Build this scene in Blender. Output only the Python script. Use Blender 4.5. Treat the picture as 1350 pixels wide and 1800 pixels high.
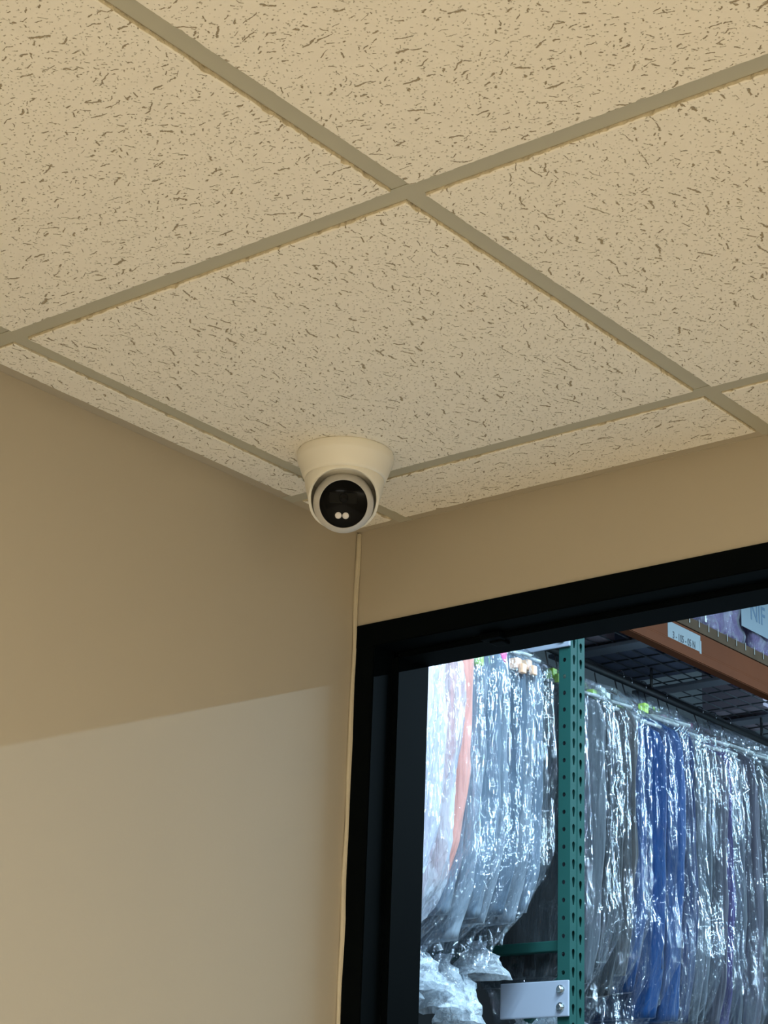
import bpy, bmesh, math, random
import numpy as np
from mathutils import Vector, Matrix
from mathutils.geometry import tessellate_polygon

sc = bpy.context.scene
for o in list(bpy.data.objects):
    bpy.data.objects.remove(o)
COL = sc.collection
H = 2.60                                    # ceiling height above the floor of the room

# ------------------------------------------------------------------ camera
YAW, PITCH, ROLL, FPX = -0.68792, 0.35698, 0.03792, 3510.87
f_ = Vector((math.sin(YAW)*math.cos(PITCH), math.cos(YAW)*math.cos(PITCH), math.sin(PITCH)))
r0 = Vector((math.cos(YAW), -math.sin(YAW), 0)); u0 = r0.cross(f_)
r_ = r0*math.cos(ROLL)+u0*math.sin(ROLL); u_ = r_.cross(f_)
cam = bpy.data.cameras.new('camera'); camo = bpy.data.objects.new('camera', cam); COL.objects.link(camo)
m = Matrix.Identity(4)
for i in range(3):
    m[i][0] = r_[i]; m[i][1] = u_[i]; m[i][2] = -f_[i]
m.translation = Vector((1.84805, -2.19009, H-1.03234))
camo.matrix_world = m
cam.sensor_fit = 'VERTICAL'; cam.sensor_height = 24.0; cam.lens = 24.0*FPX/1800
cam.clip_start = 0.05; cam.clip_end = 60
sc.camera = camo

# ------------------------------------------------------------------ world, lights, exposure
w = bpy.data.worlds.new('world'); sc.world = w; w.use_nodes = True
w.node_tree.nodes['Background'].inputs[0].default_value = (0.02, 0.02, 0.02, 1)
w.node_tree.nodes['Background'].inputs[1].default_value = 0.0
sc.view_settings.view_transform = 'Standard'; sc.view_settings.look = 'None'
sc.view_settings.gamma = 1; sc.view_settings.use_curve_mapping = False
sc.view_settings.exposure = 0.0
sc.cycles.use_denoising = True
sc.cycles.transparent_max_bounces = 32
sc.cycles.max_bounces = 12
sc.cycles.diffuse_bounces = 6
sc.cycles.sample_clamp_indirect = 6.0

def area(name, loc, sx, sy, power, col, target=None, spread=math.pi):
    l = bpy.data.lights.new(name, 'AREA'); l.shape = 'RECTANGLE'; l.size = sx; l.size_y = sy
    l.energy = power; l.color = col; l.spread = spread
    o = bpy.data.objects.new(name, l); COL.objects.link(o); o.location = loc
    if target is not None:
        o.rotation_euler = (Vector(target)-Vector(loc)).to_track_quat('-Z', 'Y').to_euler()
    return o
WARM = (1.0, 0.975, 0.885)
COOL = (0.52, 0.79, 1.0)
# two recessed troffers of the room, behind the photographer
area('troffer_light', (2.22, -3.22, H-0.02), 1.15, 0.56, 168, WARM)
area('troffer_light', (3.44, -1.39, H-0.02), 0.56, 1.15, 40, WARM)
# strip lights of the stockroom: one row along x, then unseen aisle strips added for glints on the bags
area('strip_light', (2.6, 5.0, H+1.60), 5.0, 0.10, 430, COOL)
area('strip_light', (-0.25, 1.05, H+1.42), 0.08, 2.0, 170, COOL)
area('strip_light', (-0.25, 4.30, H+1.42), 0.08, 2.4, 36, COOL)
area('strip_light', (-0.25, 7.15, H+1.42), 0.08, 2.4, 40, COOL)

# ------------------------------------------------------------------ node helpers
class NT:
    def __init__(s, name):
        s.m = bpy.data.materials.new(name); s.m.use_nodes = True
        s.t = s.m.node_tree; s.t.nodes.clear()
        s.out = s.n('ShaderNodeOutputMaterial')
    def n(s, typ, **kw):
        x = s.t.nodes.new(typ)
        for k, v in kw.items(): setattr(x, k, v)
        return x
    def l(s, a, b): s.t.links.new(a, b)
    def put(s, sock, v):
        if isinstance(v, bpy.types.NodeSocket): s.l(v, sock)
        else: sock.default_value = v
    def math(s, op, a, b=0.0, c=0.0, clamp=False):
        x = s.n('ShaderNodeMath', operation=op, use_clamp=clamp)
        for i, v in enumerate((a, b, c)): s.put(x.inputs[i], v)
        return x.outputs[0]
    def vm(s, op, a, b=None, scale=None):
        x = s.n('ShaderNodeVectorMath', operation=op); s.put(x.inputs[0], a)
        if b is not None: s.put(x.inputs[1], b)
        if scale is not None: s.put(x.inputs['Scale'], scale)
        return x.outputs[0]
    def noise(s, vec, scale, detail=3, rough=.5, dist=0.0):
        x = s.n('ShaderNodeTexNoise'); s.l(vec, x.inputs['Vector'])
        x.inputs['Scale'].default_value = scale; x.inputs['Detail'].default_value = detail
        x.inputs['Roughness'].default_value = rough; x.inputs['Distortion'].default_value = dist
        return x
    def mixc(s, fac, a, b):
        x = s.n('ShaderNodeMix', data_type='RGBA'); s.put(x.inputs[0], fac)
        s.put(x.inputs[6], a); s.put(x.inputs[7], b); return x.outputs[2]
    def rng(s, v, a, b, c, d):
        x = s.n('ShaderNodeMapRange'); s.put(x.inputs[0], v)
        for i, q in enumerate((a, b, c, d)): x.inputs[i+1].default_value = q
        return x.outputs[0]
    def bsdf(s, col, rough=.6, metal=0.0, spec=.5):
        b = s.n('ShaderNodeBsdfPrincipled'); s.put(b.inputs['Base Color'], col)
        s.put(b.inputs['Roughness'], rough); s.put(b.inputs['Metallic'], metal)
        b.inputs['Specular IOR Level'].default_value = spec
        s.l(b.outputs[0], s.out.inputs[0]); return b
    def bump(s, b, h, strength, dist):
        x = s.n('ShaderNodeBump'); s.put(x.inputs['Height'], h)
        x.inputs['Strength'].default_value = strength; x.inputs['Distance'].default_value = dist
        s.l(x.outputs[0], b.inputs['Normal']); return x
    def obj(s): return s.n('ShaderNodeTexCoord').outputs['Object']

def c4(c): return (c[0], c[1], c[2], 1.0)
def srgb(r, g, b):
    f = lambda v: ((v/255+0.055)/1.055)**2.4 if v > 10 else v/255/12.92
    return (f(r), f(g), f(b))

def simple(name, col, rough=.6, metal=0.0, spec=.5, nscale=40, var=.12, bump=0.0, bscale=200, bdist=.001):
    t = NT(name); co = t.obj()
    n = t.noise(co, nscale, 4)
    lo = c4([v*(1-var) for v in col]); hi = c4([min(1, v*(1+var)) for v in col])
    b = t.bsdf(t.mixc(n.outputs[0], lo, hi), rough, metal, spec)
    if bump: t.bump(b, t.noise(co, bscale, 3).outputs[0], bump, bdist)
    return t.m

def wall_mat(name, col):
    t = NT(name); co = t.obj()
    b = t.bsdf(t.mixc(t.noise(co, 2.5, 3).outputs[0], c4([v*.97 for v in col]), c4([v*1.03 for v in col])), .55, 0, .3)
    h = t.math('ADD', t.noise(co, 260, 2).outputs[0], t.math('MULTIPLY', t.noise(co, 60, 2).outputs[0], 1.2))
    t.bump(b, h, .10, .0006); return t.m

# fissured mineral tile: short open worm-shaped fissures and pinholes, their brown is bare board with the shade of their depth painted in
def tile_mat():
    t = NT('fissured_mineral_tile')
    co = t.obj()
    oi = t.n('ShaderNodeObjectInfo')
    off = t.n('ShaderNodeCombineXYZ'); t.l(t.math('MULTIPLY', oi.outputs['Random'], 37.0), off.inputs[0])
    t.l(t.math('MULTIPLY', oi.outputs['Random'], 91.0), off.inputs[1])
    p = t.vm('ADD', co, off.outputs[0])
    p = t.vm('MULTIPLY', p, (1, 1, 0))
    base = t.math('MULTIPLY', oi.outputs['Object Index'], math.pi/2)
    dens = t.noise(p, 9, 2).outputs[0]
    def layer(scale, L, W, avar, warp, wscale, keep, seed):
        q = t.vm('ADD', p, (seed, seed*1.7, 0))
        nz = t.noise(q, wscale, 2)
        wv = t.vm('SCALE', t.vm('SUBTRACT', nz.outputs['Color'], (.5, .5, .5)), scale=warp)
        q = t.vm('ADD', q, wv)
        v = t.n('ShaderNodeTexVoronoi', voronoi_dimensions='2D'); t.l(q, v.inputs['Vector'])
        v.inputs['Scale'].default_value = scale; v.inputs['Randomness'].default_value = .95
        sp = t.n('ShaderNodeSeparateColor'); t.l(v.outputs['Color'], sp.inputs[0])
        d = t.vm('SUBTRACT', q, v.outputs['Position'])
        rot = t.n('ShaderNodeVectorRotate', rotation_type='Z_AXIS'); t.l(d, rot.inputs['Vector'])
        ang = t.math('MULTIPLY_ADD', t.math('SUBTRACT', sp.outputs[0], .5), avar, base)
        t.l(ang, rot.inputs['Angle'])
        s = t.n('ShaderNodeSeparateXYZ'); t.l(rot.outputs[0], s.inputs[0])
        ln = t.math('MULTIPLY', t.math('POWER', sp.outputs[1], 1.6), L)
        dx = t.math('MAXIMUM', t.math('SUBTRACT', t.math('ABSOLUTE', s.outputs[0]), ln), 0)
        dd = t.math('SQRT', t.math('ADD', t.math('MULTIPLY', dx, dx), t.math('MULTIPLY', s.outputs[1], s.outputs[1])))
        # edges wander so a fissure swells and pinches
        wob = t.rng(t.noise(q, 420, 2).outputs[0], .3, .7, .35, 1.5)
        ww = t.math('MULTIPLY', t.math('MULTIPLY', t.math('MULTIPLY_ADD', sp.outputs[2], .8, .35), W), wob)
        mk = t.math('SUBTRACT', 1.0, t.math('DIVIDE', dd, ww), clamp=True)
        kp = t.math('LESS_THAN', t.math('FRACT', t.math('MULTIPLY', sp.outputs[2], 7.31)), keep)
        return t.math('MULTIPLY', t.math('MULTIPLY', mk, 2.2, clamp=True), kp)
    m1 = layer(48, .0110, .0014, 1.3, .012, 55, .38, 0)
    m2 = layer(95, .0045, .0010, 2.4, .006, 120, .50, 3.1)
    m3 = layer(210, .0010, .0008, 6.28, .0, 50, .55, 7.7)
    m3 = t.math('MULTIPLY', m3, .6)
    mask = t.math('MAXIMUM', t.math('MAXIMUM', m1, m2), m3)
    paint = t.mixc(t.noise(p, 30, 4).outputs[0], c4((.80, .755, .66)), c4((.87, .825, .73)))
    core_shade = c4((.34, .28, .19))
    b = t.bsdf(t.mixc(mask, paint, core_shade), .85, 0, .2)
    fine = t.noise(p, 300, 3).outputs[0]
    lump = t.noise(p, 70, 2).outputs[0]
    h = t.math('SUBTRACT', t.math('ADD', t.math('MULTIPLY', fine, .18), t.math('MULTIPLY', lump, .25)), mask)
    t.bump(b, h, .8, .0016)
    return t.m

def film_mat(name, haze, tint, vert=8.0, gloss=.20, rough=.06, hstr=1.0):
    """thin clear polythene: mostly see-through, sharp gloss, a little milkiness, crinkled"""
    t = NT(name); co = t.obj()
    st = t.n('ShaderNodeMapping'); t.l(co, st.inputs[0]); st.inputs['Scale'].default_value = (1, 1, 1/vert)
    oi = t.n('ShaderNodeObjectInfo')
    off = t.vm('SCALE', (1, 2, 3), scale=t.math('MULTIPLY', oi.outputs['Random'], 11.0))
    p = t.vm('ADD', st.outputs[0], off)
    n1 = t.noise(p, 26, 3, .5, .5); n2 = t.noise(p, 70, 2, .5, .3); n3 = t.noise(p, 14, 2, .5, .8)
    rid = lambda n: t.math('ABSOLUTE', t.math('SUBTRACT', n.outputs[0], .5))
    h = t.math('ADD', t.math('MULTIPLY', rid(n1), 1.0), t.math('MULTIPLY', rid(n2), .35))
    h = t.math('ADD', h, t.math('MULTIPLY', rid(n3), 1.6))
    bp = t.n('ShaderNodeBump'); t.l(h, bp.inputs['Height']); bp.inputs['Strength'].default_value = hstr
    bp.inputs['Distance'].default_value = .03
    tr = t.n('ShaderNodeBsdfTransparent'); tr.inputs[0].default_value = c4(tint)
    gl = t.n('ShaderNodeBsdfGlossy'); gl.inputs['Roughness'].default_value = rough
    gl.inputs['Color'].default_value = (.95, .97, 1, 1); t.l(bp.outputs[0], gl.inputs['Normal'])
    df = t.n('ShaderNodeBsdfDiffuse'); df.inputs[0].default_value = (.85, .88, .92, 1); t.l(bp.outputs[0], df.inputs['Normal'])
    ts = t.n('ShaderNodeBsdfTranslucent'); ts.inputs[0].default_value = (.85, .88, .92, 1)
    dm = t.n('ShaderNodeMixShader'); dm.inputs[0].default_value = .4
    t.l(df.outputs[0], dm.inputs[1]); t.l(ts.outputs[0], dm.inputs[2])
    # milky where the film is creased double
    hz = t.math('MULTIPLY', t.rng(n3.outputs[0], .35, .65, .4, 1.5), haze, clamp=True)
    m1 = t.n('ShaderNodeMixShader'); t.l(hz, m1.inputs[0]); t.l(tr.outputs[0], m1.inputs[1]); t.l(dm.outputs[0], m1.inputs[2])
    lw = t.n('ShaderNodeLayerWeight'); lw.inputs[0].default_value = .35; t.l(bp.outputs[0], lw.inputs['Normal'])
    g = t.math('MULTIPLY_ADD', lw.outputs['Fresnel'], .17, gloss*.22, clamp=True)
    m2 = t.n('ShaderNodeMixShader'); t.l(g, m2.inputs[0]); t.l(m1.outputs[0], m2.inputs[1]); t.l(gl.outputs[0], m2.inputs[2])
    t.l(m2.outputs[0], t.out.inputs[0]); return t.m

def cloth_mat(name, col, rough=.8):
    t = NT(name); co = t.obj()
    st = t.n('ShaderNodeMapping'); t.l(co, st.inputs[0]); st.inputs['Scale'].default_value = (1, 1, .12)
    n = t.noise(st.outputs[0], 30, 3)
    b = t.bsdf(t.mixc(n.outputs[0], c4([v*.8 for v in col]), c4([min(1, v*1.2) for v in col])), rough, 0, .3)
    b.inputs['Sheen Weight'].default_value = .2
    t.bump(b, t.noise(st.outputs[0], 60, 2).outputs[0], .6, .01); return t.m

M = {}
M['wall'] = wall_mat('tan_wall_paint', srgb(176, 166, 147))
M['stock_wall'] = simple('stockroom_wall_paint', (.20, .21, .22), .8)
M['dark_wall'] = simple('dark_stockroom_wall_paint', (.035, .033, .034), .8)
M['stock_ceiling'] = simple('stockroom_ceiling_paint', (.50, .54, .56), .8)
M['floor'] = simple('vinyl_floor', (.46, .41, .33), .45, nscale=8)
M['concrete'] = simple('concrete_floor', (.26, .26, .26), .5, nscale=3)
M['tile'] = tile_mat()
M['tile_edge'] = simple('tile_edge_core', (.68, .60, .43), .9, nscale=120, var=.3, bump=.8, bscale=300, bdist=.002)
M['tee'] = simple('painted_grid_steel', (.44, .42, .33), .55, nscale=14, var=.04)
M['caulk'] = simple('caulk', (.50, .44, .32), .5, nscale=30, bump=.4, bscale=60, bdist=.003)
M['frame'] = simple('black_painted_frame_steel', (.0012, .0022, .0026), .5, nscale=20, var=.3, spec=.03)
M['cam_white'] = simple('white_camera_plastic', (.78, .75, .66), .38, nscale=10, var=.02)
M['cam_rim'] = simple('grey_camera_rim_plastic', (.62, .60, .57), .4, nscale=10, var=.02)
M['cam_glass'] = simple('black_camera_window', (.002, .002, .002), .12, nscale=10, var=.1, spec=.08)
M['cam_dark'] = simple('dark_lens_block', (.006, .006, .005), .4, nscale=30, spec=.08)
M['led'] = simple('frosted_led_lens', (.62, .60, .60), .25, nscale=300)
M['green'] = simple('green_rack_paint', (.020, .085, .072), .5, nscale=12, var=.12, spec=.12, bump=.15, bscale=90)
M['orange'] = simple('orange_beam_paint', (.13, .036, .011), .6, nscale=10, var=.15, spec=.05)
M['plate'] = simple('pale_blue_grey_plate', (.42, .44, .52), .45, nscale=9, var=.05)
M['bolt'] = simple('zinc_bolt', (.65, .67, .66), .25, 1.0, nscale=60)
M['wire'] = simple('dark_deck_wire', (.10, .11, .12), .4, .6, nscale=30)
M['wire_light'] = simple('bare_deck_wire', (.40, .38, .34), .4, .3, nscale=30)
M['channel'] = simple('grey_deck_channel', (.26, .29, .34), .5, nscale=10)
M['shelf_board'] = simple('brown_deck_edge', (.10, .065, .04), .8, spec=.05, nscale=16, var=.3)
M['pipe'] = simple('dark_steel_pipe', (.12, .12, .12), .35, .7)
M['label'] = simple('grey_paper_label', (.30, .33, .34), .8, spec=.05, nscale=60, var=.05)
M['ink'] = simple('black_ink', (.015, .02, .03), .6)
M['ink_blue'] = simple('faded_blue_ink', (.07, .13, .20), .6)
M['card'] = simple('pale_blue_card', (.19, .24, .27), .6, nscale=12, var=.06)
M['carton'] = simple('dark_blue_grey_carton', (.16, .18, .26), .7, nscale=8, var=.2)
M['carton_brown'] = simple('brown_carton', (.30, .22, .19), .8, nscale=8, var=.2)
M['carton_mauve'] = simple('mauve_carton', (.45, .38, .44), .8, nscale=8, var=.2)
M['film'] = film_mat('clear_garment_film', .020, (.97, .98, .99))
M['film_milk'] = film_mat('milky_garment_film', .38, (.95, .96, 1.0), hstr=.8, rough=.16, gloss=.25)
M['film_tuft'] = film_mat('bunched_film', .80, (.9, .93, .95), vert=1.0, gloss=.4)
M['film_lilac'] = film_mat('lilac_film', .22, (.75, .65, .85), vert=1.5)
M['tag_green'] = simple('lime_size_tag', (.55, .85, .10), .4)
M['tag_pink'] = simple('magenta_size_tag', (.80, .03, .25), .4)
M['tag_peach'] = simple('peach_size_tag', (.90, .50, .30), .4)
M['tag_white'] = simple('white_size_tag', (.85, .9, .8), .4)
M['hanger'] = simple('clear_grey_hanger', (.5, .52, .5), .25)
M['steel'] = simple('chrome_hook', (.7, .7, .7), .2, 1.0)
CL = {k: cloth_mat('cloth_'+k, c) for k, c in dict(
    blush=(.78, .56, .56), salmon=(.75, .33, .26), white=(.75, .72, .72), silver=(.23, .26, .30),
    slate=(.16, .20, .25), grey=(.10, .11, .125), charcoal=(.03, .032, .035), black=(.015, .015, .018),
    blue=(.004, .048, .165), navy=(.006, .018, .07), steelblue=(.10, .135, .18), taupe=(.06, .055, .055),
    purple=(.035, .014, .13), dusk=(.07, .065, .085)).items()}

# ------------------------------------------------------------------ mesh helpers
def link(name, me, mat, parent=None, smooth=False):
    o = bpy.data.objects.new(name, me); COL.objects.link(o)
    if mat is not None:
        for q in (mat if isinstance(mat, (list, tuple)) else [mat]): me.materials.append(q)
    if smooth:
        me.polygons.foreach_set('use_smooth', [True]*len(me.polygons))
    if parent is not None: o.parent = parent
    return o
def obj(name, bm, mat, parent=None, smooth=False):
    me = bpy.data.meshes.new(name); bmesh.ops.recalc_face_normals(bm, faces=bm.faces[:]); bm.to_mesh(me); bm.free()
    return link(name, me, mat, parent, smooth)
def box(bm, x0, x1, y0, y1, z0, z1, bev=0.0, mi=0):
    r = bmesh.ops.create_cube(bm, size=1.0)
    bmesh.ops.scale(bm, vec=(abs(x1-x0), abs(y1-y0), abs(z1-z0)), verts=r['verts'])
    bmesh.ops.translate(bm, vec=((x0+x1)/2, (y0+y1)/2, (z0+z1)/2), verts=r['verts'])
    fs = {f for v in r['verts'] for f in v.link_faces}
    for f in fs: f.material_index = mi
    if bev:
        es = list({e for v in r['verts'] for e in v.link_edges})
        bmesh.ops.bevel(bm, geom=es, offset=bev, segments=2, affect='EDGES', profile=.6)
def tube(bm, pts, r, n=8, cap=True):
    pts = [Vector(p) for p in pts]; rings = []
    up = Vector((0, 0, 1))
    for i, p in enumerate(pts):
        d = (pts[min(i+1, len(pts)-1)]-pts[max(i-1, 0)]).normalized()
        a = d.cross(up)
        if a.length < .1: a = d.cross(Vector((1, 0, 0)))
        a.normalize(); b = d.cross(a)
        rr = r[i] if isinstance(r, (list, tuple)) else r
        rings.append([bm.verts.new(p+a*rr*math.cos(2*math.pi*k/n)+b*rr*math.sin(2*math.pi*k/n)) for k in range(n)])
    for i in range(len(rings)-1):
        for k in range(n):
            bm.faces.new((rings[i][k], rings[i][(k+1) % n], rings[i+1][(k+1) % n], rings[i+1][k]))
    if cap:
        bm.faces.new(rings[0][::-1]); bm.faces.new(rings[-1])
def lathe(bm, prof, n=64, mat=Matrix.Identity(4), close=False):
    rings = []
    for (r, z) in prof:
        if r < 1e-6: rings.append([bm.verts.new(mat @ Vector((0, 0, z)))])
        else: rings.append([bm.verts.new(mat @ Vector((r*math.cos(2*math.pi*k/n), r*math.sin(2*math.pi*k/n), z))) for k in range(n)])
    for a, b in zip(rings, rings[1:]):
        for k in range(n):
            k2 = (k+1) % n
            if len(a) == 1 and len(b) == 1: continue
            if len(a) == 1: bm.faces.new((a[0], b[k], b[k2]))
            elif len(b) == 1: bm.faces.new((a[k], b[0], a[k2]))
            else: bm.faces.new((a[k], b[k], b[k2], a[k2]))
def empty(name, loc=(0, 0, 0)):
    o = bpy.data.objects.new(name, None); COL.objects.link(o); o.location = loc; o.empty_display_size = .05
    return o
def tag(o, label=None, cat=None, group=None, kind=None):
    if label: o['label'] = label
    if cat: o['category'] = cat
    if group: o['group'] = group
    if kind: o['kind'] = kind
    return o
def struct(name, bm, mat, parent=None, label=None):
    o = obj(name, bm, mat, parent)
    if parent is None: o['kind'] = 'structure'
    if label: o['label'] = label
    return o
rnd = random.Random(7)
R = np.random.default_rng(11)

# ------------------------------------------------------------------ room shell
RX, RY = 3.74, -4.45
bm = bmesh.new(); box(bm, -.12, 0, RY-.12, 0, 0, H+.12)
struct('wall_left', bm, M['wall'], label='tan painted wall left of the corner, cool light across its lower half')
DX0, DX1, DT = 0.006, 0.96, H-0.150          # door frame outer size
bm = bmesh.new()
box(bm, DX1, RX+.12, 0, .12, 0, H+.12); box(bm, -.12, DX1, 0, .12, DT, H+.12)
box(bm, -.12, DX0, .002, .12, 0, DT)
for f in bm.faces: f.material_index = 1 if f.calc_center_median().y > .1 else 0
struct('wall_back', bm, [M['wall'], M['stock_wall']], label='tan painted wall holding the black door frame')
bm = bmesh.new(); box(bm, RX, RX+.12, RY-.12, 0, 0, H+.12); struct('wall_right', bm, M['wall'])
bm = bmesh.new(); box(bm, 0, RX, RY-.12, RY, 0, H+.12); struct('wall_front', bm, M['wall'])
bm = bmesh.new(); box(bm, -.12, RX+.12, RY-.12, 0.06, -.1, 0); struct('floor', bm, M['floor'])

# caulk bead running down the corner
bm = bmesh.new()
pts = []; rad = []
for i in range(90):
    z = H-.004-i*(H-.01)/89
    pts.append((.0035+.0006*math.sin(i*1.3), -.0035+.0006*math.cos(i*.9), z)); rad.append(.0036+.0005*math.sin(i*.7)+.0004*rnd.random())
tube(bm, pts, rad, 8)
struct('trim_1', bm, M['caulk'], label='pale caulk bead down the corner beside the black frame')

# black door frame: double face, rabbet, stop
def prof_frame():
    root = empty('door_1', (DX0, 0, 0)); tag(root, kind='structure', label='black steel door frame set into the corner')
    fw, rb, st, bk, dr = .036, .042, .033, .130, .011
    J = [(-.004, 0, fw), (0, rb, fw-.002), (rb, rb+st, fw+dr), (rb+st, bk, fw-.002)]
    def jamb(sx, x0):
        b = bmesh.new()
        # cross-section polygon in xy, extruded along z; hollow steel profile
        pr = [(0, -.003), (fw, -.003), (fw, rb), (fw+dr, rb), (fw+dr, rb+st), (fw, rb+st), (fw, bk), (0, bk)]
        lo = [b.verts.new((x0+sx*x-DX0, y, 0)) for x, y in pr]; hi = [b.verts.new((x0+sx*x-DX0, y, DT)) for x, y in pr]
        for i in range(len(pr)):
            j = (i+1) % len(pr); b.faces.new((lo[i], lo[j], hi[j], hi[i]))
        b.faces.new(lo[::-1]); b.faces.new(hi)
        bmesh.ops.bevel(b, geom=[e for e in b.edges if abs(e.verts[0].co.z-e.verts[1].co.z) > 1], offset=.0012, segments=2, affect='EDGES')
        return obj('jamb', b, M['frame'], root)
    jamb(1, DX0); jamb(-1, DX1)
    b = bmesh.new(); fh = .036; dr2 = .009
    pr = [(-.0034, 0), (-.0034, -fh), (rb, -fh), (rb, -fh-dr2), (rb+st, -fh-dr2), (rb+st, -fh), (bk, -fh), (bk, 0)]
    xa, xb = 0.0005, DX1-DX0-.0005
    lo = [b.verts.new((xa, y, DT+z+.0003)) for y, z in pr]; hi = [b.verts.new((xb, y, DT+z+.0003)) for y, z in pr]
    for i in range(len(pr)):
        j = (i+1) % len(pr); b.faces.new((lo[i], lo[j], hi[j], hi[i]))
    b.faces.new(lo[::-1]); b.faces.new(hi)
    bmesh.ops.bevel(b, geom=[e for e in b.edges if abs(e.verts[0].co.x-e.verts[1].co.x) > .3], offset=.0012, segments=2, affect='EDGES')
    obj('head', b, M['frame'], root)
    b = bmesh.new()   # small strike bracket screwed under the head stop
    box(b, .205, .240, .028, .047, DT-.047, DT-.0365, .003); box(b, .214, .236, .040, .062, DT-.050, DT-.044, .002)
    obj('strike_bracket', b, M['frame'], root)
prof_frame()

# ------------------------------------------------------------------ suspended ceiling
A0, B0, S = 0.0943, 0.1688, 0.6095
ceil = empty('ceiling', (0, 0, H)); tag(ceil, kind='structure', label='suspended ceiling of fissured tiles in a painted grid')
bm = bmesh.new(); box(bm, 0, RX, RY, 0, .10, .12); o = obj('ceiling_slab', bm, M['stock_ceiling'], ceil)
xs = [A0+k*S for k in range(6)]; ys = [-B0-k*S for k in range(7)]
xs = [x for x in xs if x < RX-.05]; ys = [y for y in ys if y > RY+.05]
for i, y in enumerate(ys):
    bm = bmesh.new(); box(bm, .003, RX-.003, y-.012, y+.012, -.0004, .0012, .0003); box(bm, .003, RX-.003, y-.001, y+.001, .001, .03)
    obj('main_tee', bm, M['tee'], ceil)
for x in xs:
    eds = [0-.003]+ys+[RY+.003]
    for ya, yb in zip(eds, eds[1:]):
        bm = bmesh.new(); pa = .0125 if ya != -.003 else 0; pb = .0125 if yb != RY+.003 else 0
        box(bm, x-.012, x+.012, yb+pb, ya-pa, .0002, .0014, .0003); box(bm, x-.001, x+.001, yb+pb, ya-pa, .001, .028)
        obj('cross_tee', bm, M['tee'], ceil)
for qi, (a, b, c, d) in enumerate(((0, .022, RY, 0), (0, RX, -.022, 0), (RX-.022, RX, RY, 0), (0, RX, RY, RY+.022))):
    bm = bmesh.new(); box(bm, a, b, c, d, .0003+.0004*(qi % 2), .0017+.0004*(qi % 2))
    if b-a > 1: box(bm, a, b, (d-.0015) if d == 0 else c, d if d == 0 else c+.0015, 0, .022)
    else: box(bm, a if a == 0 else b-.0015, .0015 if a == 0 else b, c, d, 0, .022)
    obj('wall_angle', bm, M['wall'], ceil)

def jag(n, amp, nick):
    v = np.cumsum(R.normal(0, 1, n)); v -= np.linspace(v[0], v[-1], n); v = v/(np.abs(v).max()+1e-6)*amp*.6
    v = v+R.normal(0, amp*.28, n)
    for k in range(nick):
        c = R.integers(3, n-3); wd = R.integers(1, 4); v[c:c+wd] += R.uniform(1.0, 3.0)*amp
    v[0] = v[-1] = 0; return v
def tile(x0, x1, y0, y1, drop, ori, edges):
    """one lay-in tile with a dropped, ragged-edged face; edges = which sides have a tee (else wall)"""
    per = []
    N = lambda L: max(4, int(L/.0042))
    def side(p, q, inward):
        L = (Vector(q)-Vector(p)).length; n = N(L); j = jag(n, .0010, max(1, int(L/.05)))
        for k in range(n-1):
            t = k/(n-1); b = Vector(p).lerp(Vector(q), t)+Vector(inward)*(float(j[k])+.0004)
            per.append(b)
    side((x0, y0), (x1, y0), (0, 1)); side((x1, y0), (x1, y1), (-1, 0)); side((x1, y1), (x0, y1), (0, -1)); side((x0, y1), (x0, y0), (1, 0))
    bm = bmesh.new(); n = len(per)
    cx, cy = (x0+x1)/2, (y0+y1)/2
    def ring(ins, z, jit=0):
        out = []
        for p in per:
            dx = min(max(p.x, x0+ins), x1-ins) if ins else p.x; dy = min(max(p.y, y0+ins), y1-ins) if ins else p.y
            out.append(bm.verts.new((dx, dy, z+jit*rnd.uniform(-1, 1))))
        return out
    r0 = ring(0, .004); r1 = ring(0, -drop+.0012, .0004); r2 = ring(.0022, -drop)
    for k in range(n):
        j = (k+1) % n
        f = bm.faces.new((r0[k], r0[j], r1[j], r1[k])); f.material_index = 1
        f = bm.faces.new((r1[k], r1[j], r2[j], r2[k])); f.material_index = 0; f.smooth = True
    f = bm.faces.new(r2); f.material_index = 0
    box(bm, x0-.006, x1+.006, y0-.006, y1+.006, .004, .018, mi=1)
    bmesh.ops.recalc_face_normals(bm, faces=bm.faces[:])
    me = bpy.data.meshes.new('ceiling_tile'); bm.to_mesh(me); bm.free()
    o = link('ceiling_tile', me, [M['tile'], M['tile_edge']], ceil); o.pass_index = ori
    return o
XS = [None]+xs+[None]; YS = [None]+ys+[None]
LIGHT_TILES = {}
for i in range(len(XS)-1):
    for j in range(len(YS)-1):
        x0 = .0215 if XS[i] is None else XS[i]+.0128
        x1 = RX-.0215 if XS[i+1] is None else XS[i+1]-.0128
        y1 = -.0215 if YS[j] is None else YS[j]-.0128
        y0 = RY+.0215 if YS[j+1] is None else YS[j+1]+.0128
        if x1-x0 < .02 or y1-y0 < .02: continue
        border = XS[i] is None or YS[j] is None or XS[i+1] is None or YS[j+1] is None
        if (j, i) in ((5, 4), (5, 3)) or (j, i) in ((2, 5+1),): pass
        ori = 1 if (i, j) in ((1, 1), (2, 1), (0, 1), (3, 2)) else 0
        tile(x0, x1, y0, y1, .0045 if not border else .0032, ori, None)

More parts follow.
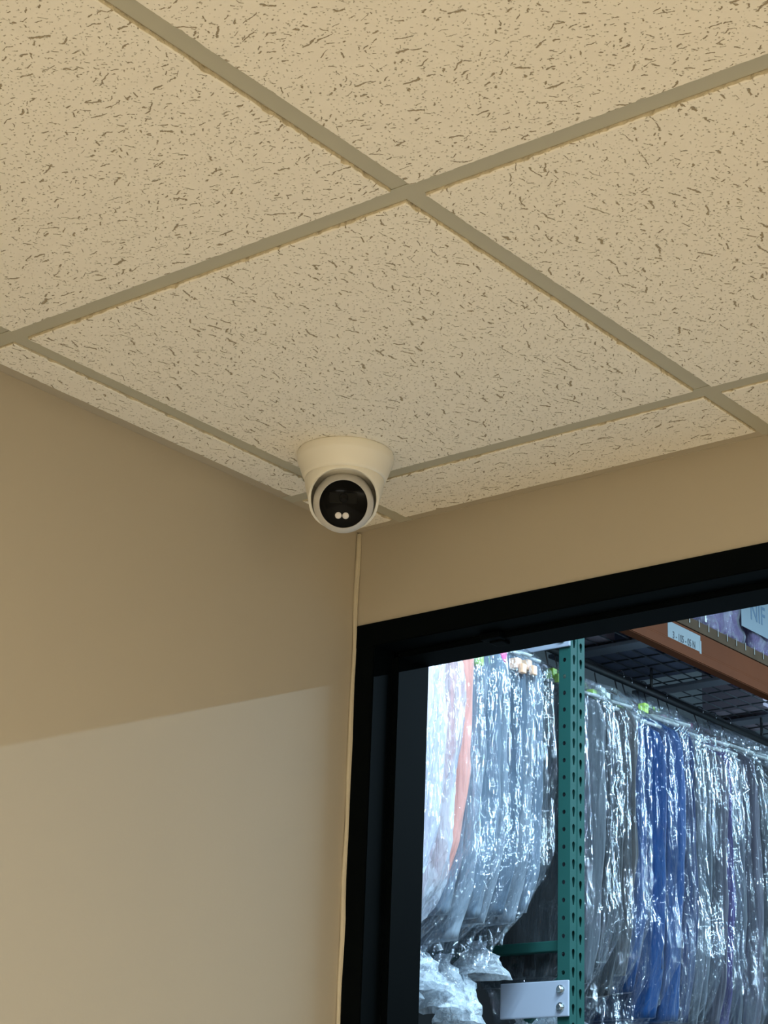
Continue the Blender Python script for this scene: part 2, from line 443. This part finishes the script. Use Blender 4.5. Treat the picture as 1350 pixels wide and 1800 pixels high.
# ------------------------------------------------------------------ security camera on the corner tile
cc = Vector((.195, -.266, H-.0045))
sec = empty('security_camera', cc)
tag(sec, 'white turret security camera with round black face on the corner ceiling tile', 'security camera')
bm = bmesh.new()
lathe(bm, [(0, 0), (.0655, 0), (.0662, -.002), (.0662, -.011), (.0655, -.0135), (.0640, -.016), (.0605, -.026), (.0575, -.034), (.0560, -.037), (.050, -.0375), (0, -.0375)], 96)
obj('mounting_base', bm, M['cam_white'], sec, True)
look = (Vector(camo.matrix_world.translation)-(cc+Vector((0, 0, -.075)))).normalized()
look = (look+Vector((0, 0, -.05))).normalized()
bc = Vector((0, 0, -.071))                                  # centre of the eyeball
# housing: tapered cup, its mouth cut on a slant so it rises over the eyeball
bm = bmesh.new()
hp = [(.0535, -.0372), (.0540, -.042), (.0530, -.050), (.0505, -.060), (.0480, -.070)]
hp += [(.0465*math.cos(a), -.074-.0465*math.sin(a)) for a in np.linspace(.05, math.pi/2-.05, 12)]+[(0, -.1205)]
lathe(bm, hp, 128)
hz = Vector((look.x, look.y, 0)).normalized()
nrm = (hz*.60+Vector((0, 0, -1.0))).normalized()
bmesh.ops.bisect_plane(bm, geom=bm.verts[:]+bm.edges[:]+bm.faces[:], plane_co=Vector((0, 0, -.0735)), plane_no=nrm, clear_outer=True)
ho = obj('housing', bm, M['cam_white'], sec, True)
sm = ho.modifiers.new('thick', 'SOLIDIFY'); sm.thickness = .0035; sm.offset = -1; sm.use_rim = True
bv = ho.modifiers.new('bev', 'BEVEL'); bv.width = .001; bv.segments = 2; bv.limit_method = 'ANGLE'; bv.angle_limit = math.radians(50)
# eyeball with flat recessed front
q = look.to_track_quat('Z', 'Y').to_matrix().to_4x4(); q.translation = bc
rb = .0412
prof = [(0, -rb)]+[(rb*math.sin(a), -rb*math.cos(a)) for a in np.linspace(.1, math.pi*.735, 34)]
re, ze = prof[-1]
prof += [(re-.0008, ze+.0012), (.0332, ze+.0045), (.0324, ze+.0045), (.0322, ze+.001)]
bm = bmesh.new(); lathe(bm, prof, 96, q); obj('eyeball', bm, M['cam_rim'], sec, True)
bm = bmesh.new(); lathe(bm, [(.0323, ze+.0008), (.0323, ze+.0032), (.0315, ze+.0040), (0, ze+.0046)], 96, q)
gw = obj('front_window', bm, M['cam_glass'], sec, True)
def flat_box(bm, x0, x1, y0, y1, z0, z1, bev=0.0):
    n0 = len(bm.verts); box(bm, x0, x1, y0, y1, z0, z1, bev); bm.verts.ensure_lookup_table()
    for v in bm.verts[n0:]: v.co = q2 @ v.co
q2 = q.copy()
# track quat with Y as up: local y points up in the picture
bm = bmesh.new(); flat_box(bm, -.019, .018, .001, .0150, ze+.0040, ze+.0052, .0004); obj('lens_block', bm, M['cam_dark'], gw)
bm = bmesh.new(); lathe(bm, [(0, ze+.0056), (.0052, ze+.0056), (.0062, ze+.0052), (.0062, ze+.0046)], 40, q2 @ Matrix.Translation((0, .008, 0)))
obj('lens', bm, M['cam_glass'], gw, True)
bm = bmesh.new(); flat_box(bm, -.0125, .0105, -.0195, -.0120, ze+.0038, ze+.0046, .0004); obj('led_plate', bm, M['cam_dark'], gw)
for sx in (-.0062, .0036):
    bm = bmesh.new(); lathe(bm, [(.0045, ze+.0040), (.0045, ze+.0050), (.0030, ze+.0056), (0, ze+.0058)], 32, q2 @ Matrix.Translation((sx, -.0157, 0)))
    tag(obj('led_lamp', bm, M['led'], gw, True), 'small round frosted lamp')

# ------------------------------------------------------------------ stockroom shell
SX0, SX1, SY1, SH = -4.6, 7.5, 11.0, H+1.75
bm = bmesh.new(); box(bm, SX0, SX1, .125, SY1, -.1, -.002); struct('floor_stockroom', bm, M['concrete'])
bm = bmesh.new(); box(bm, SX0, SX1, .125, SY1, SH, SH+.1); struct('ceiling_stockroom', bm, M['stock_ceiling'])
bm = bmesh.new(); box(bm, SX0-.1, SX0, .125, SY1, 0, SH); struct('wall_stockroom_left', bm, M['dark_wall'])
bm = bmesh.new(); box(bm, SX1, SX1+.1, .125, SY1, 0, SH); struct('wall_stockroom_right', bm, M['stock_wall'])
bm = bmesh.new(); box(bm, SX0, SX1, SY1, SY1+.1, 0, SH); struct('wall_stockroom_far', bm, M['stock_wall'])
bm = bmesh.new(); box(bm, SX0, -.12, .02, .12, 0, SH); box(bm, RX+.12, SX1, .02, .12, 0, SH); box(bm, -.12, RX+.12, .02, .12, H+.121, SH)
struct('wall_stockroom_near', bm, M['stock_wall'])

# ------------------------------------------------------------------ pallet rack
rack = empty('pallet_rack', (-1.33, 2.61, 0))
tag(rack, 'green perforated pallet rack with orange step beams beyond the doorway', 'pallet rack')
def L(o):   # keep world placement for a mesh modelled in world coordinates
    o.location = -Vector(o.parent.location); return o
PITCHH = .0508
def perforated(name, origin, ux, width, z0, z1, holes, parent, th=.0018):
    """sheet strip in the plane (ux, z), holes: list of (u, zoff, polygon)"""
    ux = Vector(ux); bm = bmesh.new(); n = int((z1-z0)/PITCHH)
    outer = [Vector((0, 0, 0)), Vector((width, 0, 0)), Vector((width, PITCHH, 0)), Vector((0, PITCHH, 0))]
    hs = [[Vector((u+a, zz+b, 0)) for a, b in poly] for u, zz, poly in holes]
    flat = outer+[p for h in hs for p in h]
    tris = tessellate_polygon([outer]+hs)
    for k in range(n):
        vs = [bm.verts.new(Vector(origin)+ux*p.x+Vector((0, 0, z0+k*PITCHH+p.y))) for p in flat]
        for t in tris:
            try: bm.faces.new([vs[i] for i in t])
            except ValueError: pass
    bmesh.ops.remove_doubles(bm, verts=bm.verts[:], dist=1e-5)
    o = obj(name, bm, M['green'], parent)
    s = o.modifiers.new('sheet', 'SOLIDIFY'); s.thickness = th; s.offset = 0
    return o
circ = [(.0058*math.cos(-a), .0066*math.sin(-a)) for a in np.linspace(0, 2*math.pi, 14, endpoint=False)]
tear = [(.0075*math.cos(a), .0085*math.sin(a)+.005) for a in np.linspace(-.25, math.pi+.25, 12)]+[(-.0030, -.016), (.0030, -.016)]
def post(px, py, z0, z1, parent, side=-.040, d=.074):
    """front post: face towards +x carries two teardrop columns, face towards -y round holes"""
    u = empty('upright_post', (0, 0, 0)); u.parent = parent; u.location = -Vector(parent.location)
    perforated('punched_face', (px, py, 0), (0, 1, 0), d/2, z0, z1, [(d*.24, .028, tear)], u)
    perforated('punched_face', (px, py+d/2, 0), (0, 1, 0), d/2, z0, z1, [(d*.23, .022, tear)], u)
    perforated('side_face', (px, py, 0), (-1, 0, 0), -side, z0, z1, [(-side*.52, .025, circ)], u)
    bm = bmesh.new(); box(bm, px+side, px, py+d-.002, py+d, z0, z1); box(bm, px-.001, px+.003, py+d/2-.0022, py+d/2+.0022, z0, z1, .0008)
    box(bm, px-.0015, px+.0014, py-.0012, py+.0016, z0, z1, .0006)
    box(bm, px+side, px+side+.002, py+.001, py+.012, z0, z1)
    obj('folded_edge', bm, M['green'], u)
    return u
PY = 2.574; ZTOP = H+1.55
post(-1.33, PY, 1.6, ZTOP, rack)
post(-1.33, PY-2.36, 1.6, ZTOP, rack); post(-1.33, PY+2.50, 1.6, ZTOP, rack)
for yy in (PY, PY-2.36, PY+2.50):
    bm = bmesh.new(); box(bm, -1.99, -1.92, yy, yy+.074, 0, ZTOP); L(obj('rear_post', bm, M['green'], rack))
    bm = bmesh.new(); box(bm, -1.37, -1.33, yy+.001, yy+.073, 0, 1.6); L(obj('lower_post', bm, M['green'], rack))
    bm = bmesh.new(); box(bm, -1.42, -1.25, yy-.01, yy+.09, 0, .008); L(obj('foot_plate', bm, M['green'], rack))
    for z in (H-.185, H-1.2, H+1.2):
        bm = bmesh.new(); box(bm, -1.93, -1.36, yy+.030, yy+.060, z-.012, z+.018, .003); L(obj('brace', bm, M['green'], rack))
    bm = bmesh.new(); tube(bm, [(-1.37, yy+.05, H-.26), (-1.92, yy+.05, H-.75)], .016, 6); L(obj('brace', bm, M['green'], rack))

def beam(y0, y1, zt, x, sgn, parent):
    """step beam: face, lower ledge, connector plates. sgn=+1 faces +x"""
    b = bmesh.new()
    pr = [(0, 0), (0, -.066), (.003, -.070), (.003, -.104), (-.038, -.104), (-.038, -.038), (-.026, -.038), (-.026, 0)]
    lo = [b.verts.new((x+sgn*a, y0, zt+c)) for a, c in pr]; hi = [b.verts.new((x+sgn*a, y1, zt+c)) for a, c in pr]
    for i in range(len(pr)):
        j = (i+1) % len(pr); b.faces.new((lo[i], lo[j], hi[j], hi[i]))
    b.faces.new(lo[::-1]); b.faces.new(hi)
    bmesh.ops.bevel(b, geom=[e for e in b.edges if abs(e.verts[0].co.y-e.verts[1].co.y) > 1], offset=.0025, segments=2, affect='EDGES')
    o = L(obj('beam', b, M['orange'], parent))
    for yy in (y0, y1-.0):
        c = bmesh.new(); s = 1 if yy == y0 else -1
        box(c, x+.004*sgn, x+.010*sgn, yy-s*.040, yy+s*.004, zt-.14, zt+.06, .002)
        k = obj('beam_connector', c, M['orange'], o)
    return o
ZB = H+.932
front_beam = beam(PY+.079, PY+2.495, ZB, -1.334, 1, rack); front_beam['label'] = 'orange front beam carrying the paper label'
beam(PY-2.28, PY-.005, ZB, -1.334, 1, rack)
beam(PY+.079, PY+2.495, ZB-.04, -1.915, -1, rack); beam(PY-2.28, PY-.005, ZB-.04, -1.915, -1, rack)
for z in (H-.62,):
    beam(PY+.079, PY+2.495, z, -1.334, 1, rack); beam(PY-2.28, PY-.005, z, -1.334, 1, rack)
    beam(PY+.079, PY+2.495, z, -1.915, -1, rack); beam(PY-2.28, PY-.005, z, -1.915, -1, rack)

# tie plates bolted across the post, holding the hanging pipes
def tie_plate(zc, bolts, x0, lab):
    b = bmesh.new(); box(b, x0, -1.326, PY-.012, PY-.004, zc-.05, zc+.05, .0035)
    o = L(obj('tie_plate', b, M['plate'], rack)); o['label'] = lab
    for bz in bolts:
        c = bmesh.new(); mt = Matrix.Translation((-1.352, PY-.012, bz)) @ Matrix.Rotation(math.pi/2, 4, 'X')
        lathe(c, [(0, .004), (.0125, .004), (.0135, .002), (.0135, 0)], 24, mt)
        lathe(c, [(0, .012), (.0075, .012), (.009, .0105), (.009, .004)], 6, mt)
        obj('bolt', c, M['bolt'], o)
tie_plate(H-.336, (H-.312, H-.360), -1.56, 'pale grey lower plate with two bolts')
tie_plate(H+.738, (H+.712, H+.762), -1.63, 'pale grey upper plate')

# label on the front beam
def text_mesh(name, body, size, mat, mw, parent, extrude=.0003, scale=(1, 1, 1), offset=0.0):
    cu = bpy.data.curves.new(name, 'FONT'); cu.body = body; cu.size = size; cu.extrude = extrude; cu.offset = offset
    cu.align_x = 'CENTER'; cu.align_y = 'CENTER'
    to = bpy.data.objects.new(name, cu); COL.objects.link(to)
    bpy.context.view_layer.update()
    me = bpy.data.meshes.new_from_object(to.evaluated_get(bpy.context.evaluated_depsgraph_get()))
    bpy.data.objects.remove(to)
    me.transform(mw @ Matrix.Diagonal((*scale, 1)))
    return link(name, me, mat, parent)
def face_px(x, y, z):   # text facing +x, running towards +y
    return Matrix(((0, 0, 1, x), (1, 0, 0, y), (0, 1, 0, z), (0, 0, 0, 1)))
b = bmesh.new(); box(b, -1.3345, -1.3328, 3.140, 3.345, H+.862, H+.922)
lb = L(obj('label', b, M['label'], rack)); lb.parent = front_beam; lb.location = (0, 0, 0); lb['label'] = 'white paper label with black code'
text_mesh('printed_code', '3 - 105 - 05 N', .040, M['ink'], face_px(-1.3325, 3.240, H+.880), lb, scale=(.62, .85, 1), offset=.0006)
b = bmesh.new(); box(b, -1.3335, -1.3322, 3.338, 3.350, H+.855, H+.905); obj('tape', b, M['label'], lb)

# hanging pipes
for (ya, yb, lab) in ((PY-2.27, PY-.006, 'dark hanging pipe over the nearer bagged garments'), (PY+.08, PY+2.49, 'dark hanging pipe over the farther bagged garments')):
    b = bmesh.new(); tube(b, [(-1.60, ya, H+.800), (-1.60, yb, H+.800)], .014, 12)
    for yy in np.linspace(ya+.05, yb-.05, 4):
        tube(b, [(-1.60, yy, H+.810), (-1.60, yy, H+.885)], .005, 6)
    tag(obj('hanging_pipe', b, M['pipe'], None, True), lab, 'clothes rail', 'hanging pipes')

# wire decks
def deck(y0, y1, lab):
    root = empty('wire_deck', (-1.62, (y0+y1)/2, ZB)); tag(root, lab, 'shelf', 'wire decks of the rack')
    b = bmesh.new(); z = ZB+.006
    for x in np.arange(-1.885, -1.35, .062):
        tube(b, [(x, y0, z), (x, y1, z)], .0026, 5)
    for y in np.arange(y0+.01, y1, .105):
        tube(b, [(-1.90, y, z+.005), (-1.335, y, z+.005)], .0026, 5)
    L(obj('wire_mesh', b, M['wire'], root))
    for y in np.arange(y0+.05, y1, .062):
        b = bmesh.new(); tube(b, [(-1.345, y, z+.036), (-1.3295, y, z+.036), (-1.3295, y, z+.010)], .0017, 5)
        L(obj('wire_hook', b, M['wire_light'], root))
    b = bmesh.new(); box(b, -1.346, -1.332, y0+.02, y1-.02, ZB+.001, ZB+.038, .002); L(obj('deck_edge', b, M['shelf_board'], root))
    n = 5
    for k in range(n):
        y = y0+.12+k*(y1-y0-.24)/(n-1)
        b = bmesh.new(); box(b, -1.90, -1.345, y-.035, y+.035, ZB-.012, ZB+.001, .003); L(obj('support_channel', b, M['channel'], root))
deck(PY+.09, PY+2.49, 'wire deck over the farther garments, carrying cartons and lilac bundles')
deck(PY-2.27, PY-.01, 'wire deck over the nearer garments')

# cartons on the far deck (seen from below through the wires)
cart = [(-1.88, -1.62, 2.72, 3.02, .30, 'carton', 'dark blue-grey carton nearest the green post, at the back of the deck'),
        (-1.60, -1.42, 2.70, 2.98, .22, 'carton_brown', 'brown carton nearest the green post, behind the black door head'),
        (-1.88, -1.66, 3.06, 3.34, .28, 'carton_mauve', 'mauve carton standing second along the back of the deck'),
        (-1.88, -1.56, 3.40, 3.78, .34, 'carton', 'large dark blue-grey carton in the middle of the wire deck'),
        (-1.88, -1.62, 4.30, 4.62, .30, 'carton_mauve', 'mauve carton at the far end of the wire deck')]
for x0, x1, y0, y1, h, mt, lab in cart:
    b = bmesh.new(); cx, cy = (x0+x1)/2, (y0+y1)/2; zz = ZB+.0145
    box(b, x0, x1, y0, y1, zz, zz+h, .004)
    o = obj('carton', b, M[mt]); tag(o, lab, 'box', 'cartons on the wire deck')
    b = bmesh.new(); box(b, cx-.025, cx+.025, y0+.003, y1-.003, zz+h-.0005, zz+h+.0008); obj('packing_tape', b, M['label'], o)

# lilac bundles on the front of the deck
def bundle(x0, x1, y0, y1, h, seed, lab):
    rg = random.Random(seed); zz = ZB+.0145
    b = bmesh.new(); bmesh.ops.create_cube(b, size=1); bmesh.ops.subdivide_edges(b, edges=b.edges[:], cuts=14, use_grid_fill=True)
    ph = [rg.uniform(0, 6) for _ in range(6)]
    for v in b.verts:
        p = v.co*2; l = max(abs(p.x), abs(p.y), abs(p.z)); s = p.normalized() if p.length else p
        rr = .80*p+.20*s*1.3
        wv = .05*math.sin(7*p.y+ph[0]+2*p.z)+.04*math.sin(11*p.z+ph[1]+3*p.x)+.03*math.sin(17*p.x+ph[2]+5*p.y)
        rr = rr*(1+wv)
        v.co = Vector(((x0+x1)/2+rr.x*(x1-x0)/2*.98, (y0+y1)/2+rr.y*(y1-y0)/2, zz+max(0, (rr.z+1)/2)*h))
    root = empty('wrapped_bundle', ((x0+x1)/2, (y0+y1)/2, zz)); tag(root, lab, 'bundle', 'lilac wrapped bundles on the wire deck')
    o = L(obj('folded_cloth', b, CLL, root, True))
    me = o.data.copy(); me.materials.clear()
    c = Vector(((x0+x1)/2, (y0+y1)/2, zz+h/2))
    for v in me.vertices: v.co = c+(v.co-c)*1.05; v.co.z = max(v.co.z, zz)
    glint_strips = ((3.415, .0045), (3.466, .002)) if seed == 2 else ()  # thin white slivers modelled in place of gloss highlights on the wrap
    for yy, wd in glint_strips:
        k = bmesh.new(); box(k, -1.352, -1.3495, yy-wd, yy+wd, zz+.045, zz+h*.9, .0006); L(obj('wrap_glint', k, M['tag_white'], root))
    o2 = link('clear_wrap', me, M['film_lilac'], root); o2.location = -Vector(root.location)
CLL = cloth_mat('cloth_lilac', (.17, .12, .21))
CLP = CLL
bundle(-1.58, -1.355, 3.12, 3.36, .30, 1, 'lilac wrapped bundle nearest the label, under the door head')
bundle(-1.58, -1.355, 3.38, 3.70, .34, 2, 'lilac wrapped bundle behind the pale blue card')
bundle(-1.58, -1.355, 3.73, 4.05, .34, 3, 'lilac wrapped bundle beyond the pale blue card')
# pale card leaning on the bundle
b = bmesh.new(); box(b, -1.3415, -1.3395, 3.640, 3.86, ZB+.105, ZB+.36, .0008)
card = tag(obj('sign_card', b, M['card']), 'pale blue card with handwritten letters on the lilac bundle', 'sign')
text_mesh('lettering', 'NIF', .10, M['ink_blue'], face_px(-1.3392, 3.755, ZB+.175), card, scale=(.72, .95, 1), offset=.001)
text_mesh('lettering', 'IIVNW', .055, M['ink_blue'], face_px(-1.3392, 3.76, ZB+.262), card, scale=(.9, 1.1, 1), offset=0)

# ------------------------------------------------------------------ bagged garments
def vnoise(x, y, seed):
    rg = np.random.default_rng(seed); T = rg.uniform(-1, 1, (64, 64))
    xi = np.floor(x).astype(int); yi = np.floor(y).astype(int); fx = x-xi; fy = y-yi
    fx = fx*fx*(3-2*fx); fy = fy*fy*(3-2*fy)
    g = lambda a, b: T[a % 64, b % 64]
    return (g(xi, yi)*(1-fx)+g(xi+1, yi)*fx)*(1-fy)+(g(xi, yi+1)*(1-fx)+g(xi+1, yi+1)*fx)*fy
def sheet(nu, nv, A, B, CX, CY, Z, wr, seed, jit=0.0, cap=False):
    """closed tube: per row half-widths A,B, centre CX,CY, height Z; wr = fold depth"""
    rg = np.random.default_rng(seed)
    th = np.linspace(0, 2*np.pi, nu, endpoint=False)[None, :]; s = np.linspace(0, 1, nv)[:, None]
    th = th+rg.uniform(-.3, .3, (nv, nu))*2*np.pi/nu*jit
    e = 0.75
    cx = np.sign(np.cos(th))*np.abs(np.cos(th))**e; sy = np.sign(np.sin(th))*np.abs(np.sin(th))**e
    per = th/(2*np.pi)
    U1 = np.mod(per, 1)*64
    n1 = vnoise(U1/64*22, s*3.2+0*th, seed+1)          # broad folds; periodic over 22 -> blend at seam
    n2 = vnoise(U1/64*46, s*6+0*th, seed+2)
    n3 = vnoise(U1/64*12, s*9+per*4, seed+3)
    w = np.minimum(1, np.minimum(per % 1, 1-per % 1)*30)
    n = (1-2*np.abs(n1))*.9*w+(1-2*np.abs(n2))*.45*w+n3*.5*w
    Bv = B[:, None]; Av = A[:, None]
    X = CX[:, None]+cx*Av+np.cos(th)*n*wr*.6
    Y = CY[:, None]+sy*Bv+np.sin(th)*n*wr
    Zz = Z[:, None]+0*th+rg.uniform(-1, 1, (nv, nu))*jit*.35*abs(Z[0]-Z[-1])/nv
    X = X+vnoise(s*7+0*th, per*3, seed+5)*wr*.5; Y = Y+vnoise(s*5+0*th+9, per*2, seed+6)*wr*.6
    V = np.stack([X, Y, Zz], -1).reshape(-1, 3)
    F = []
    for i in range(nv-1):
        for k in range(nu):
            k2 = (k+1) % nu; a, b_, c, d = i*nu+k, i*nu+k2, (i+1)*nu+k2, (i+1)*nu+k
            if jit and (i+k) % 2: F += [(a, b_, c), (a, c, d)]
            elif jit: F += [(a, b_, d), (b_, c, d)]
            else: F.append((a, b_, c, d))
    if cap:
        F.append(tuple(range(nu))[::-1]); F.append(tuple((nv-1)*nu+k for k in range(nu)))
    me = bpy.data.meshes.new('sheet'); me.from_pydata(V.tolist(), [], F); me.update(); return me
def ip(s, kx, ky): return np.interp(s, kx, ky)

G = 0
def bagged(y, cloth, tagc, glen=.80, w=.20, t=.026, neck=None, film='film', blen=None, lean=(0, 0), puff=1.0, label='', x=-1.60, tail=.0, group='', slim=1.0, hgt=0.0):
    global G; G += 1; sd = 100*G
    rg = random.Random(sd)
    neck = H+.686+rg.uniform(-.030, .018)+(-.0 if x else 0); x = x+rg.uniform(-.02, .014)
    root = empty('bagged_garment', (x, y, neck)); tag(root, label, 'bagged garment', group)
    # hanger
    b = bmesh.new(); hk = []
    for a in np.linspace(-.5, math.pi+.1, 12):
        hk.append((.020*math.cos(a)*1.0, 0, H+.800-neck+.0005+.0*a+.018*math.sin(a)))
    hk.append((0.0, 0, .045)); hk.append((0, 0, .0)); tube(b, hk, .0021, 6)
    o = obj('hook', b, M['steel'], root, True)
    b = bmesh.new(); tube(b, [(-w*.9, 0, -.075), (-w*.45, 0, -.028), (0, 0, .0), (w*.45, 0, -.028), (w*.9, 0, -.075)], .0055, 8)
    o = obj('hanger', b, M['hanger'], root, True)
    if tagc:
        b = bmesh.new(); xt = rg.uniform(.04, .15) if y > 2.6 else w*.9; zt = .050-(xt-.05)*.45 if y > 2.6 else -.078; yt = 0 if y > 2.6 else -.022
        box(b, xt-.013, xt+.013, yt-.012, yt+.012, zt-.048, zt-.016, .003)
        if rg.random() < .6: box(b, xt+.016, xt+.032, yt-.010, yt+.010, zt-.064, zt-.036, .003)
        tg = obj('size_tag', b, M['tag_'+tagc], root)
    # garment
    nv = 40; s = np.linspace(0, 1, nv); Lg = glen
    A = ip(s, [0, .04, .10, .16, .6, .85, 1], [.02, .45*w, .86*w, .95*w, .93*w*slim, .84*w*slim, .70*w*slim])
    B = ip(s, [0, .08, .2, .9, 1], [.006, .6*t, t, t*1.05, t*1.0])
    Z = -.015-Lg*s; Z[:8] = -.015-np.array([0, .010, .025, .045, .065, .085, .105, .130])*Lg/.8
    me = sheet(84, nv, A, B, lean[0]*.45*s**3, lean[1]*.45*s**3, Z, t*.42, sd, 0, True)
    link('garment', me, CL[cloth], root, True)
    # bag
    Lb = blen or min(glen+rg.uniform(.10, .20), rg.uniform(.92, 1.02) if y < 2.6 else 2)
    nv = 46; s = np.linspace(0, 1, nv)
    gather = tail
    A = ip(s, [0, .03, .07, .14, .30, .72, .84, .93, 1], [.03, .35*w, .72*w, 1.0*w, 1.07*w, 1.08*w, 1.04*w*(1-.25*gather), 1.0*w*(1-.70*gather), 1.0*w*(1-.82*gather)])
    B = ip(s, [0, .06, .18, .5, .8, 1], [.010, t*.8, t*1.28*puff, t*1.35*puff, t*1.2*puff, t*(1.0-.3*gather)])
    Z = .038+hgt*(1-s)-(Lb+.04)*s
    sm_ = np.clip((s-.55)/.45, 0, 1)**1.6
    me = sheet(66, nv, A, B, lean[0]*sm_, lean[1]*sm_, Z, t*.52, sd+7, 1.0, False)
    link('plastic_bag', me, M[film], root, False)
    if gather > .5:   # knotted tuft of film under the gather
        bx, by, bz = lean[0], lean[1], -Lb+.0
        nv2 = 16; s2 = np.linspace(0, 1, nv2); rr = rg.uniform(.045, .07)
        A2 = ip(s2, [0, .15, .3, .7, 1], [.018, .012, rr*.7, rr, rr*1.5]); B2 = A2*.8
        me = sheet(30, nv2, A2, B2, bx+.0*s2+lean[0]*.3*s2, by+lean[1]*.3*s2, bz+.01-s2*rg.uniform(.09, .16), .014, sd+9, .9)
        link('knotted_tail', me, M['film_tuft'], root, False)
    return root

GN = 'bagged garments on the nearer rail'; GF = 'bagged garments on the farther rail'
near = [ # y, cloth, tag, glen, w, t, film, lean, tail, label
 (1.66, 'white', None, .95, .22, .040, 'film_milk', (0.02, -0.05), .2, 'milky bagged white garment mostly behind the left door jamb'),
 (1.77, 'blush', None, .92, .24, .042, 'film_milk', (0.02, -0.05), .3, 'milky bagged blush garment at the left edge of the opening'),
 (1.875, 'blush', None, .84, .24, .040, 'film_milk', (0.02, -0.06), .3, 'milky bagged blush garment with a low square hem, second from the jamb'),
 (1.99, 'blush', None, .80, .225, .038, 'film_milk', (0.02, -0.08), .5, 'milky bagged pink garment, third from the left jamb'),
 (2.080, 'salmon', 'white', .78, .222, .024, 'film', (0.0, -0.05), .6, 'bagged salmon garment showing one narrow orange stripe'),
 (2.135, 'slate', 'green', .86, .205, .028, 'film', (0.10, -0.17), .9, 'bagged slate grey garment right after the salmon one, lime tag'),
 (2.195, 'silver', 'green', .88, .21, .030, 'film', (0.10, -0.17), .9, 'bagged silver garment with lime tag, second after the salmon one'),
 (2.250, 'slate', None, .84, .20, .028, 'film', (0.10, -0.17), .9, 'bagged dark slate garment between two silver ones'),
 (2.305, 'silver', 'pink', .86, .21, .030, 'film', (0.10, -0.17), .9, 'bagged silver garment with magenta tag'),
 (2.365, 'steelblue', 'peach', .82, .205, .028, 'film', (0.10, -0.16), .9, 'bagged steel-blue garment with peach tag'),
 (2.425, 'silver', 'peach', .84, .20, .028, 'film', (0.10, -0.14), .8, 'bagged silver garment, second from the green post'),
 (2.485, 'slate', None, .80, .195, .028, 'film', (0.10, -0.12), .8, 'bagged slate garment next to the green post, nearer side'),
]
for y, c, tg, gl, w_, t_, fm, ln, tl, lab in near:
    bagged(y, c, tg, gl, w_*1.26, t_, film=fm, lean=ln, tail=tl, label=lab, group=GN, puff=1.25 if fm == 'film_milk' else 1.05, hgt=.035 if y < 2.2 else .0)
far = [
 (2.715, 'charcoal', 'green', 0.89, .20, .030, 'bagged charcoal garment right behind the green post, lime tag'),
 (2.785, 'grey', 'green', 0.93, .21, .028, 'bagged grey garment with lime tag, second past the green post'),
 (2.850, 'black', None, 0.91, .20, .030, 'bagged black garment, third past the green post'),
 (2.920, 'charcoal', 'green', 0.95, .205, .026, 'bagged charcoal garment with lime tag, fourth past the green post'),
 (2.985, 'taupe', 'white', 0.93, .21, .028, 'bagged taupe garment before the blue ones, pale tag'),
 (3.100, 'blue', None, 0.97, .195, .030, 'first bagged royal blue garment'),
 (3.175, 'blue', 'green', 0.99, .205, .030, 'second bagged royal blue garment, lime tag'),
 (3.250, 'blue', 'green', 0.97, .20, .028, 'third bagged royal blue garment'),
 (3.325, 'navy', None, 0.99, .21, .026, 'bagged navy garment after the royal blue ones'),
 (3.400, 'grey', None, 1.01, .20, .028, 'bagged grey garment between the navy one and the magenta tags'),
 (3.475, 'grey', 'pink', 0.99, .21, .028, 'bagged grey garment with magenta tag'),
 (3.550, 'dusk', 'pink', 1.01, .20, .028, 'bagged dusky grey garment, second with a magenta tag'),
 (3.625, 'purple', None, 1.05, .20, .026, 'bagged purple garment at the right edge of the opening'),
 (3.700, 'grey', None, 1.03, .21, .028, 'bagged grey garment just past the purple one'),
 (3.780, 'dusk', None, 1.05, .20, .030, 'farthest bagged dusky garment in the opening but one'),
 (3.865, 'charcoal', None, 1.05, .21, .030, 'farthest bagged garment visible at the right edge'),
 (3.955, 'grey', None, 1.05, .21, .030, 'bagged grey garment beyond the right edge of the opening'),
]
for i, (y, c, tg, gl, w_, t_, lab) in enumerate(far):
    bagged(y, c, tg, gl*rnd.uniform(.94, 1.04), w_*rnd.uniform(1.12, 1.26), t_, lean=(.08, -.09), tail=.55 if i % 3 else .9, label=lab, group=GF, puff=1.05, hgt=.02)
